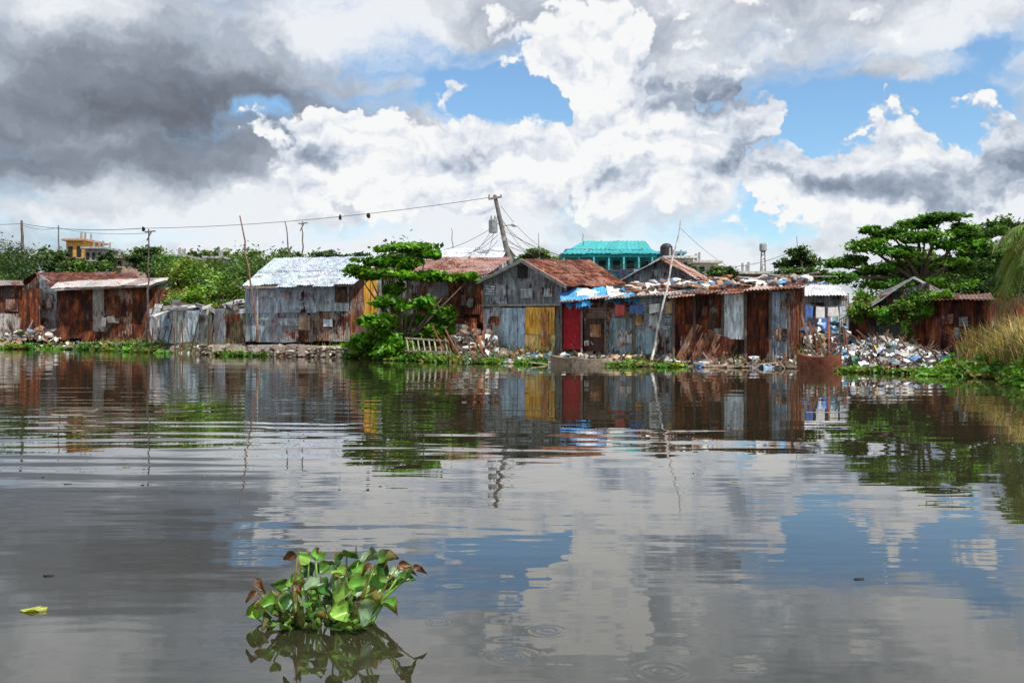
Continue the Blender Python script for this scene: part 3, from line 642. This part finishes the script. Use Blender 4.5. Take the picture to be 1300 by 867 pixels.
for px,py,D,rx,rz,cl in[(76,330,77,1.0,.7,(.05,.11,.03)),(100,338,75,1.8,.5,(.06,.13,.03)),(136,330,76,.7,.7,(.05,.1,.03)),(120,340,74,1.6,.5,(.08,.15,.03)),(222,342,73,1.4,.5,(.07,.13,.03)),(270,343,75,1.4,.5,(.05,.1,.03)),(920,346,60,1.0,.5,(.06,.12,.03)),(866,346,62,1.2,.4,(.06,.12,.03))]:
    F.crown(P(px,py,D),(rx,rx*.6,rz),24,50,.14,cl,.3,.2)
F.make('garden_shrubs')
e=empty('turquoise_building'); D=72; mb=MB(); TQ=(.03,.36,.40); TB=(.04,.24,.42)
def bx(x0,x1,y0,y1,dd,dep,col): 
    a=P(x0,y0,D+dd); c=P(x1,y1,D+dd); mb.box(((a.x+c.x)/2,a.y+dep/2,(a.z+c.z)/2),c.x-a.x,dep,abs(a.z-c.z),col)
bx(716,828,327,352,0,8,TQ); bx(718,826,316,326.8,2,5,TB); bx(828.5,868,322,352,1,7,(.03,.28,.42)); 
mb.build('walls',GEN,e); mb=MB(); bx(712,834,321,326.6,-1,10,(.04,.36,.38)); bx(826,872,319,322,.3,8,(.08,.36,.46)); mb.build('eaves',GEN,e)
mb=MB(); roof(mb,P(722,316.5,73),P(826,316.5,73),P(742,306,77),P(818,306,77),(.05,.34,.36),.0,colv=.12,rv=.0,pitch=.3); roof(mb,P(712,322,70.8),P(836,322,70.8),P(722,316.6,73.2),P(826,316.6,73.2),(.04,.30,.33),0,colv=.12,rv=0,pitch=.3); mb.build('roof',GEN,e)
mb=MB()
for x in(726,742,760,778,796,814): bx(x,x+9,331,343,-.08,.12,(.02,.03,.03)); bx(x-.8,x+9.8,343.2,344.4,-.2,.2,(.4,.5,.5))
for x in(836,852): bx(x,x+8,330,342,.92,.12,(.02,.03,.04))
for x in(730,750,770,790,810): bx(x,x+7,318,324,1.9,.12,(.02,.04,.05))
mb.build('windows',GEN,e); mb=MB()
for x in(716,735,754,773,792,811,828): mb.beam(P(x,326.5,70.9),P(x,352,70.9),.12,.12,(.1,.45,.48))
mb.build('columns',GEN,e)
e=empty('water_tank'); mb=MB(); c=P(846,318,70); mb.tube([c+Vector((0,0,-.5)),c+Vector((0,0,-.45)),c+Vector((0,0,.25)),c+Vector((0,0,.42)),c+Vector((0,0,.5))],[.4,.44,.44,.3,.12],16,(.03,.03,.035)); mb.build('tank',PLAST,e,False)

# ------------------------------------------------------------ poles & wires
e=empty('utility_pole'); mb=MB(); D=54
a=P(655,370,D); t=P(628,248,D); mb.tube([a,a.lerp(t,.5),t],[.17,.14,.10],12,(.17,.16,.15)); mb.build('pole',GEN,e)
mb=MB(); mb.beam(P(620,253,D-.1),P(637,250,D-.1),.09,.1,(.2,.18,.16))
for x in(621,628,636): mb.tube([P(x,251,D-.1),P(x,247,D-.1)],[.05,.03],8,(.3,.2,.15))
c=P(626,287,D-.35); mb.tube([c-Vector((0,0,.38)),c-Vector((0,0,.34)),c+Vector((0,0,.3)),c+Vector((0,0,.36))],[.2,.24,.24,.16],14,(.25,.27,.28))
for dx in(-.1,.1): mb.tube([c+Vector((dx,0,.36)),c+Vector((dx,0,.55))],[.05,.025],7,(.2,.12,.08))
mb.beam(c+Vector((-.05,.1,.1)),P(636,284,D),.05,.05,(.1,.1,.1))
mb.tube([P(637,288,D),P(643,286,D-.1),P(650,286,D-.2)],.035,7,(.4,.4,.4)); mb.tube([P(649,285,D-.2),P(652,285.5,D-.2),P(656,287,D-.2)],[.06,.13,.05],8,(.5,.5,.48))
mb.tube([P(640,300,D-.1),P(640,306,D-.1)],[.1,.1],8,(.35,.35,.35))
mb.build('transformer_and_lamp',GEN,e,False)
def wire(mb,p,q,sag,r=.018,n=16):
    p=Vector(p);q=Vector(q); mb.tube([p.lerp(q,i/n)-Vector((0,0,sag*4*(i/n)*(1-i/n))) for i in range(n+1)],r,4,(.03,.03,.03),False)
mb=MB()
wire(mb,P(621,251,D-.1),P(182,290,62),.35,.014,24); wire(mb,P(182,290,62),P(28,284,95),.3,.020); wire(mb,P(28,284,95),P(-120,280,110),.3,.020)
wire(mb,P(28,286,95),P(74,289,110),.3,.018); wire(mb,P(74,289,110),P(190,296,62),.3,.014)
wire(mb,P(636,262,D),P(720,325,70),.7,.014);
for i in range(6): wire(mb,P(634+i%2,272+i*6,D),P(690+i*26,330+R(-3,5),66),R(.4,1.4),.012)
for i in range(6): wire(mb,P(632,270+i*7,D),P(R(540,612),R(320,334),52),R(.2,.9),.012)
wire(mb,P(864,290,34),P(960,350,60),.4,.008); wire(mb,P(712,330,60),P(900,338,62),.4,.014); wire(mb,P(900,338,62),P(1012,316,60),.4,.014); wire(mb,P(643,312,D),P(850,322,70),1.0,.014)
for x in(182,432,468): 
    c=P(x,{182:291,432:276,468:274}[x],{182:62,432:57,468:56.5}[x]); mb.blob(c,.12,(.02,.02,.02),.3,1.3)
mb.build('overhead_wires',GEN)
def pole(name,pa,pb,r,col=(.14,.11,.09),seg=6,jit=.05,fork=False):
    mb=MB(); a=Vector(pa); t=Vector(pb); pts=[a.lerp(t,i/seg)+Vector((R(-jit,jit),R(-jit,jit),0)) for i in range(seg+1)]
    mb.tube(pts,[r*(1-.5*i/seg) for i in range(seg+1)],7,col)
    if fork: mb.beam(t+Vector((-.25,0,-.15)),t+Vector((.3,0,-.1)),.06,.06,col); mb.beam(t+Vector((-.15,0,-.6)),t+Vector((.1,0,-.1)),.05,.05,col)
    return mb.build(name,GEN)
pole('wooden_pole',P(186,436,51.5),P(190,291,51.5),.06,(.12,.09,.08),9,.06,True)
pole('wooden_pole',P(176,446,51.5),P(200,380,51.5),.05)
pole('wooden_pole',P(328,434,44.4),P(305,274,44.2),.055,(.22,.12,.08),10,.06)
pole('wooden_pole',P(368,330,60),P(362,281,60),.05); pole('wooden_pole',P(384,330,60),P(384,281,60),.05,fork=True)
pole('utility_pole',P(30,340,95),P(27,280,95),.2); pole('utility_pole',P(75,330,110),P(74,286,110),.1)
pole('bamboo_pole',P(827,457,33.1),P(865,280,33.4),.045,(.62,.59,.56),10,.03)
pole('antenna_mast',P(575,320,60),P(574,290,60),.03); pole('antenna_mast',P(684,325,60),P(683,296,60),.03); pole('antenna_mast',P(1013,350,60),P(1012,300,60),.03)
pole('antenna_mast',P(740,312,74),P(740,296,74),.03)
e=empty('water_tower'); mb=MB(); D=95
for x in(965.5,972): mb.beam(P(x,350,D),P(968.7+(x-968.7)*.6,320,D),.12,.12,(.3,.3,.32))
for y in(345,338,331,325): mb.beam(P(966,y,D),P(971.5,y-3,D),.07,.07,(.3,.3,.32))
mb.build('legs',GEN,e); mb=MB(); c=P(968.7,314,D); mb.tube([c-Vector((0,0,.5)),c-Vector((0,0,.3)),c+Vector((0,0,.3)),c+Vector((0,0,.5))],[.15,.35,.35,.1],12,(.35,.37,.4)); mb.build('tank',GEN,e)

# ------------------------------------------------------------ boats, pallet
def boat(name,pa,pb,wd,hh,col,ic):
    a=Vector(pa); c=Vector(pb); L=(c-a).length; d=(c-a)/L; s=Vector((-d.y,d.x,0)); mb=MB(); n=12
    vs=[];fs=[]
    for i in range(n+1):
        u=i/n; ww=wd/2*(1-abs(2*u-1)**3*.75); rise=hh*.25*abs(2*u-1)**2
        for k,(lx,lz) in enumerate([(-1,1),(-.72,.0),(.72,.0),(1,1),(.88,1),(.6,.15),(-.6,.15),(-.88,1)]):
            vs.append(a+d*(L*u)+s*(ww*lx)+Vector((0,0,hh*lz+rise)))
    for i in range(n):
        for k in range(8): fs.append((i*8+k,i*8+(k+1)%8,(i+1)*8+(k+1)%8,(i+1)*8+k))
    fs.append(tuple(range(8))); fs.append(tuple(n*8+k for k in range(8))[::-1])
    mb.add(vs,fs,col)
    for u in(.3,.6): q=a+d*(L*u)+Vector((0,0,hh*.75)); mb.beam(q-s*wd*.42,q+s*wd*.42,.18,.03,ic)
    return mb.build(name,GEN)
boat('wooden_boat',(P(1012,0,30.2).x,30.2,-.08),(P(1068,0,29.6).x,29.6,-.08),.8,.48,(.22,.075,.045),(.3,.2,.12))
boat('wooden_boat',(P(700,0,34.0).x,34.0,-.08),(P(742,0,33.6).x,33.6,-.08),.6,.34,(.26,.20,.15),(.3,.22,.15))
boat('wooden_boat',(P(726,0,33.4).x,33.4,-.1),(P(778,0,33.2).x,33.2,-.1),.6,.32,(.38,.30,.23),(.3,.22,.15))
e=empty('wooden_pallet'); mb=MB()
for i in range(8): x=516+i*7; mb.beam(P(x,430,38.2),P(x+3,448,37.8),.05,.03,jc((.26,.23,.18),.3))
mb.beam(P(514,429,38.15),P(570,433,38.15),.05,.06,(.27,.24,.19)); mb.beam(P(514,445,37.8),P(570,447,37.8),.05,.06,(.22,.19,.15)); mb.build('slats',GEN,e)

# ------------------------------------------------------------ litter
LC=[(.68,.69,.70),(.74,.74,.76),(.50,.53,.57),(.76,.76,.76),(.35,.36,.38),(.58,.60,.62),(.10,.24,.48),(.06,.06,.07),(.15,.11,.08),(.3,.26,.2),(.20,.38,.55),(.2,.2,.2),(.25,.22,.19),(.45,.42,.38),(.10,.09,.07),(.4,.10,.07),(.12,.30,.42),(.45,.34,.14),(.08,.2,.12),(.22,.20,.18),(.12,.11,.10)]
LC2=[(.3,.27,.22),(.2,.16,.12),(.5,.48,.44),(.1,.08,.06),(.7,.7,.7),(.25,.14,.08),(.12,.12,.12),(.35,.2,.12),(.15,.26,.4),(.6,.55,.48),(.07,.10,.04)]
def litter(mb,n,fn,smin=.04,smax=.16,pal=None):
    for i in range(n):
        c=Vector(fn()); cl=jc(random.choice(pal or LC),.25); k=R(0,1); s=smin+(smax-smin)*R(0,1)**2
        if k<.5: mb.blob(c,s,cl,.5,R(.5,1))
        elif k<.72: mb.box(c,s*R(1,3),s,s*R(.3,1.2),cl,R(0,3),.4,R(-.5,.5))
        elif k<.88: cloth(mb,c,s*4,s*4,cl,s*.8,(R(-.3,.3),R(-.3,.3)),4)
        else: mb.beam(c,c+Vector((R(-.6,.6),R(-.4,.4),R(-.1,.4))),.04,.03,jc(WD,.4))
HX=[1060,1085,1120,1165,1205,1270]; HZ=[.2,.70,.85,.55,.38,.12]
def heap():
    px=random.triangular(1066,1268,1130); D=shore(px)+R(-.4,3.0); s=D-shore(px)
    top=np.interp(px,HX,HZ)*min(1,max(0,(s+.4)/2.0))
    return P(px,0,D).x,D,max(.02,top+R(-.1,.07))
mb=MB()
vs=[];fs=[];nx=36;ny=14
for i in range(nx+1):
    px=1060+i*210/nx
    for j in range(ny+1):
        s=-.6+j*5.0/ny; D=shore(px)+s; top=np.interp(px,HX,HZ)*min(1,max(0,(s+.4)/2.0))*(1 if s<3.6 else max(0,(4.6-s)))
        vs.append((P(px,0,D).x,D,top-.12+R(-.06,.06)))
for i in range(nx):
    for j in range(ny): q=i*(ny+1)+j; fs.append((q,q+ny+1,q+ny+2,q+1))
mb.add(vs,fs,(.12,.105,.09)); litter(mb,1900,heap,.035,.16); mb.build('garbage_heap',PLAST)
mb=MB()
def bank():
    px=R(560,1075); D=shore(px)+R(-.5,1.6); return P(px,0,D).x,D,max(.03,gz(px,D)+R(0,.12))
def bank2():
    px=R(0,560); D=shore(px)+R(-.2,2.5); return P(px,0,D).x,D,max(.03,gz(px,D)+R(0,.08))
litter(mb,950,bank,.04,.14,LC+LC2*2); litter(mb,420,bank2,.04,.14,LC2)
def yard():
    px=R(575,640); D=R(38,41); return P(px,0,D).x,D,.4+R(0,1.)*R(0,1.)
def yard2():
    px=R(1020,1082); D=R(33,40); return P(px,0,D).x,D,.4+R(0,1.3)*R(0,1)
def yard3():
    px=R(5,75); D=R(59.5,62); return P(px,0,D).x,D,.4+R(0,.9)*R(0,1)
litter(mb,200,yard,.05,.2,LC2); litter(mb,260,yard2,.06,.2,LC+LC2*2); litter(mb,120,yard3,.08,.3,LC2)
mb.build('shore_litter',PLAST)
mb=MB()
for i in range(90):
    px=random.choice([R(570,625),R(1030,1080),R(10,75),R(850,1010),R(850,1010)]); D=shore(px)+R(.1,3) ; a=P(px,0,D); a.z=gz(px,D)-.2
    if 850<px<1010: a.y=shore(px)-R(0,.5); a.z=-.2
    mb.beam(a,a+Vector((R(-.7,.7),R(-.4,.4),R(.4,1.6) if not 850<px<1010 else R(.3,.7))),R(.03,.08),.04,jc(random.choice([WD,(.25,.2,.15),(.3,.1,.06)]),.4))
for i in range(30):
    px=R(690,1060); D=shore(px)-R(.1,.9); a=P(px,0,D); a.z=R(.0,.12); mb.beam(a,a+Vector((R(-1.1,1.1),R(-.3,.3),R(0,.1))),R(.06,.18),.03,jc((.32,.24,.17),.5))
mb.build('driftwood_and_planks',GEN)

# ------------------------------------------------------------ shoreline vegetation (patchy)
def pads(F,px0,px1,n,d0,d1,zmax,base,size=.09):
    nc=max(2,n//9); cs=[(R(px0,px1),R(.4,1.3)) for _ in range(nc)]
    for i in range(n):
        c_,k_=random.choice(cs); px=min(px1,max(px0,random.gauss(c_,9))); D=shore(px)+R(d0,d1); x=P(px,0,D).x; z=max(0,gz(px,D))
        bs=tuple(q*R(.6,1.15) for q in base)
        if R(0,1)<.15: bs=(.20,.19,.05)
        F.crown((x,D,z+zmax*.4*k_),(R(.2,.6),R(.15,.4),zmax*R(.4,1)*k_),5,26,size,bs,.4,.1)
F=Fol(); BG=(.11,.26,.03)
pads(F,-60,180,90,-1.6,1.8,.24,BG,.08); pads(F,180,300,60,-1.5,1.6,.2,BG,.08); pads(F,300,445,26,-.8,.2,.14,(.10,.21,.03),.07)
pads(F,500,570,50,-1.2,.3,.24,BG,.08); pads(F,600,690,24,-.9,.1,.14,BG,.07); pads(F,785,855,34,-1.1,-.1,.18,(.14,.28,.03),.06); pads(F,640,1000,18,-.7,.0,.12,BG,.06)
pads(F,1075,1200,45,-1.6,-.2,.15,BG,.06); pads(F,1200,1330,100,-1.1,.6,.28,BG,.07); pads(F,1255,1420,90,-.3,2.5,.45,(.08,.22,.03),.08); pads(F,440,510,60,-.2,1.6,.5,(.10,.25,.03),.09)
F.make('water_hyacinth_fringe',.4,.65)
def blades(name,n,fn,h,wd,cols,lean=.4):
    C=[fn() for _ in range(n)]; vs=[];fs=[];cc=[]
    for i,(x,y,z) in enumerate(C):
        hh=h*R(.5,1.2); a=R(0,6.28); lx=R(-lean,lean)*hh; ly=R(-lean,lean)*hh; wx=math.cos(a)*wd; wy=math.sin(a)*wd
        o=len(vs); vs+=[(x-wx,y-wy,z),(x+wx,y+wy,z),(x+lx*.35+wx*.8,y+ly*.35+wy*.8,z+hh*.6),(x+lx*.35-wx*.8,y+ly*.35-wy*.8,z+hh*.6),(x+lx,y+ly,z+hh*(.95 if abs(lx)<.2 else .75))]
        fs+=[(o,o+1,o+2,o+3),(o+3,o+2,o+4)]; c=jc(random.choice(cols),.3); cc+=[(*c,1)]*5
    mb=MB(); mb.v=vs; mb.f=fs; mb.c=cc; return mb.build(name,LEAF)
ST=[(.42,.32,.12),(.34,.24,.09),(.5,.4,.2),(.25,.18,.07),(.16,.2,.05)]
def rd():
    px=random.triangular(1215,1420,1320); D=shore(px)+R(.2,4.5); return P(px,0,D).x,D,gz(px,D)-.1+np.interp(px,[1215,1300],[0,.5])*R(0,1)
blades('dry_reeds',6500,rd,1.1,.014,ST,.5)
def gr():
    px=R(-100,1100); D=shore(px)+R(.3,12); return P(px,0,D).x,D,gz(px,D)-.05
blades('bank_grass',7000,gr,.35,.02,[(.13,.25,.03),(.18,.25,.05),(.25,.24,.1)],.5)
# palm
e=empty('coconut_palm'); mb=MB(); c=P(1316,304,27.5); g0=.4
mb.tube([(c.x+.5,c.y,g0-.2),(c.x+.3,c.y,g0+1),(c.x,c.y,c.z)],[.2,.15,.12],10,(.2,.16,.12)); mb.build('trunk',GEN,e,True)
mbl=MB()
for i in range(34):
    a=2*math.pi*i/34+R(-.15,.15); el_=R(-.7,1.1); L=R(1.5,2.3); pts=[]
    for k in range(13):
        u=k/12; r_=L*u*math.cos(el_*(1-u*.4))*.66; z=L*(math.sin(el_)*u-(.95+R(0,.02))*u*u); pts.append(Vector((c.x+math.cos(a)*r_,c.y+math.sin(a)*r_,c.z+z)))
    colr=random.choice([(.13,.22,.04),(.17,.24,.05),(.27,.25,.09),(.09,.17,.035)])
    mbl.tube(pts,[.022*(1-k/13) for k in range(13)],4,(.3,.3,.1),False)
    sd=Vector((-math.sin(a),math.cos(a),0))
    for k in range(1,12):
        for h_ in(0,.33,.66):
            p=pts[k].lerp(pts[k+1],h_) ; d=(pts[k+1]-pts[k]).normalized(); ll=.5*math.sin(math.pi*(.12+.8*k/12))+.1
            for sg in(-1,1):
                t=p+(sd*sg*.75+d*.6).normalized()*ll+Vector((0,0,-ll*R(.3,.8))); mbl.add([p-d*.015,p+d*.015,(p.lerp(t,.5)+d*.02+Vector((0,0,.03))),t],[(0,1,2,3)],jc(colr,.3))
mbl.build('fronds',LEAF,e)

# ------------------------------------------------------------ foreground water hyacinth
e=empty('water_hyacinth'); mb=MB(); st=MB()
def blade_leaf(mb,base,d,n,L,Wd,col,cup=.25,curl=.3,tipcol=None):
    base=Vector(base); d=Vector(d).normalized(); s=d.cross(Vector(n)).normalized(); n=s.cross(d).normalized(); nu=10;nv=8; vs=[];fs=[];cc=[]
    ph=R(0,6)
    for i in range(nu+1):
        u=i/nu; wv=Wd/2*max(.03,math.sin(math.pi*min(1,max(0,u**.8))))**.55 if 0<u<1 else .004
        for j in range(nv+1):
            v=j/nv*2-1
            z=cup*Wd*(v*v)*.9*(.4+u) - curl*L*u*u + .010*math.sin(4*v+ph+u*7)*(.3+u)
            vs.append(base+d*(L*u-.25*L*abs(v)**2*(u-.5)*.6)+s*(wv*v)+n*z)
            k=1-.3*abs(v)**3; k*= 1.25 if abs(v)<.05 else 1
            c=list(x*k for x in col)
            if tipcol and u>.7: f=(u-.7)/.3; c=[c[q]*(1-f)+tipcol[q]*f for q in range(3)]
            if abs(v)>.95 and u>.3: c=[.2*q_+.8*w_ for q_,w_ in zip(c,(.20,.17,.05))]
            cc.append((*c,1))
    for i in range(nu):
        for j in range(nv): q=i*(nv+1)+j; fs.append((q,q+1,q+nv+2,q+nv+1))
    o=len(mb.v); mb.v+=[tuple(x) for x in vs]; mb.f+=[tuple(q+o for q in f) for f in fs]; mb.c+=cc
GR=(.085,.23,.028); GL=(.20,.38,.06); GDk=(.03,.11,.02); BRN=(.17,.075,.04); GB=(.24,.37,.22)
D0_=4.42
tips=[(368,702,0,.065,BRN,1),(386,708,.1,.07,GL,1),(404,704,.15,.08,GR,1),(428,712,.0,.09,GDk,1),(446,704,.12,.08,GR,1),(468,708,.05,.085,GB,1),(490,708,-.05,.08,GR,1),(514,715,.0,.07,BRN,.6),(530,718,.1,.05,BRN,.4),
(328,736,.0,.065,BRN,.5),(320,752,-.1,.05,BRN,.2),(340,768,-.12,.085,GR,.5),(358,744,.1,.075,GR,.8),(375,738,.0,.09,GL,.8),(398,740,-.1,.10,GB,.9),(420,734,.05,.10,GR,1),(434,752,-.15,.11,GL,.7),(456,742,-.05,.11,GR,.9),(480,740,.0,.09,GR,.8),(502,742,.05,.085,GR,.5),
(362,766,-.1,.08,GDk,.5),(388,764,-.15,.085,GR,.6),(430,778,-.2,.09,GL,.4),(460,776,-.2,.12,GB,.6),(476,760,-.1,.10,GL,.7),(342,790,-.12,.08,GR,.1),(366,793,-.18,.07,GR,.1),(404,778,-.2,.085,GDk,.5),(500,728,.15,.075,GB,.8),(412,720,.2,.08,GR,1),(484,724,.15,.09,GDk,.9),(440,730,.25,.08,GDk,.9),(514,733,-.05,.07,GR,.4),(326,780,-.05,.075,GL,.1),(390,722,.18,.075,GDk,1),(455,722,.2,.08,GR,1),(402,757,.1,.08,GR,.8),(448,766,.1,.08,GDk,.6),(380,750,.15,.07,GR,.8),(495,765,-.1,.08,GR,.3),(418,762,.0,.09,GDk,.7),(470,730,.1,.09,GR,.9),(430,722,-.05,.08,GL,1),(374,778,-.1,.08,GR,.4),(410,746,-.05,.09,GDk,.9),(466,716,-.1,.05,BRN,.9),(378,742,-.18,.05,BRN,.6),(350,752,-.15,.06,GL,.3),(520,724,-.1,.06,GDk,.4),(440,790,-.2,.07,GR,.1)]
for px,py,dd,L,cl,upr in tips:
    tip=P(px,py,D0_+dd); bx_=np.clip(405+(px-410)*.30+R(-18,18),360,460); bs=P(bx_,0,D0_+dd*.4+R(-.06,.06)); bs.z=-.01
    L*=1.12
    out_=Vector((tip.x-bs.x,tip.y-bs.y-.02,0)); 
    if out_.length<.02: out_=Vector((R(-1,1),-.5,0))
    outn=out_.normalized()
    d=(outn*R(.2,1)+Vector((R(-1.,1.),R(-.7,.1),.1+.4*upr*R(.0,1.3)))).normalized()
    jb=tip-d*L*.5; jb.z=max(.02,jb.z)
    mid=bs.lerp(jb,.5)+outn*.025+Vector((0,0,-.02+.02*upr)); q1=bs.lerp(mid,.5)+outn*.02
    st.tube([bs,q1,mid,mid.lerp(jb,.5),jb],[.008,.013,.009,.005,.004],8,jc((.18,.34,.06) if cl!=BRN else (.2,.18,.05),.15))
    nn=(Vector((0,-.9,.8))+Vector((R(-.9,.9),R(-.4,.6),0))-outn*.3*upr)
    c2=jc(cl,.3); 
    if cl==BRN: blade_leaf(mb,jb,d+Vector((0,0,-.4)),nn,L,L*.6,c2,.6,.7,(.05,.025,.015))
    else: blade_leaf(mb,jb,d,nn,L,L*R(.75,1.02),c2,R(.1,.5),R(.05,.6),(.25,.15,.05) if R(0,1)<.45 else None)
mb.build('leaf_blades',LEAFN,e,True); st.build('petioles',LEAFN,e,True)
mb=MB()
for i in range(45):
    x=P(R(355,465),0,D0_).x; y=D0_+R(-.1,.12); mb.tube([(x,y,.015),(x+R(-.06,.06),y+R(-.05,.05),-.01),(x+R(-.1,.1),y+R(-.08,.08),-.08)],[.006,.005,.002],5,(.04,.025,.015))
mb.build('roots',GEN,e)
mb=MB()
def fl(px,py,L,Wd,col,a):
    D=H*K/(py-HY); blade_leaf(mb,(P(px,0,D).x,D,.006),(math.cos(a),math.sin(a),0),(0,0,1),L,Wd,col,.02,.0)
fl(25,776,.12,.055,(.40,.45,.08),.15); mb.build('floating_leaf',LEAFN,smooth=True)
mb=MB()
for i in range(26):
    py=R(470,620); D=H*K/(py-HY); x=P(R(0,1300),0,D).x; s=R(.01,.03); mb.box((x,D,.003),s*2,s,.004,random.choice([(.05,.04,.03),(.2,.2,.1),(.1,.12,.04)]),R(0,3),.3)
for px,py in((62,731),(1090,735)):
    D=H*K/(py-HY); mb.box((P(px,0,D).x,D,.003),.05,.015,.006,(.03,.025,.02),.2,.3)
mb.build('floating_debris',GEN)
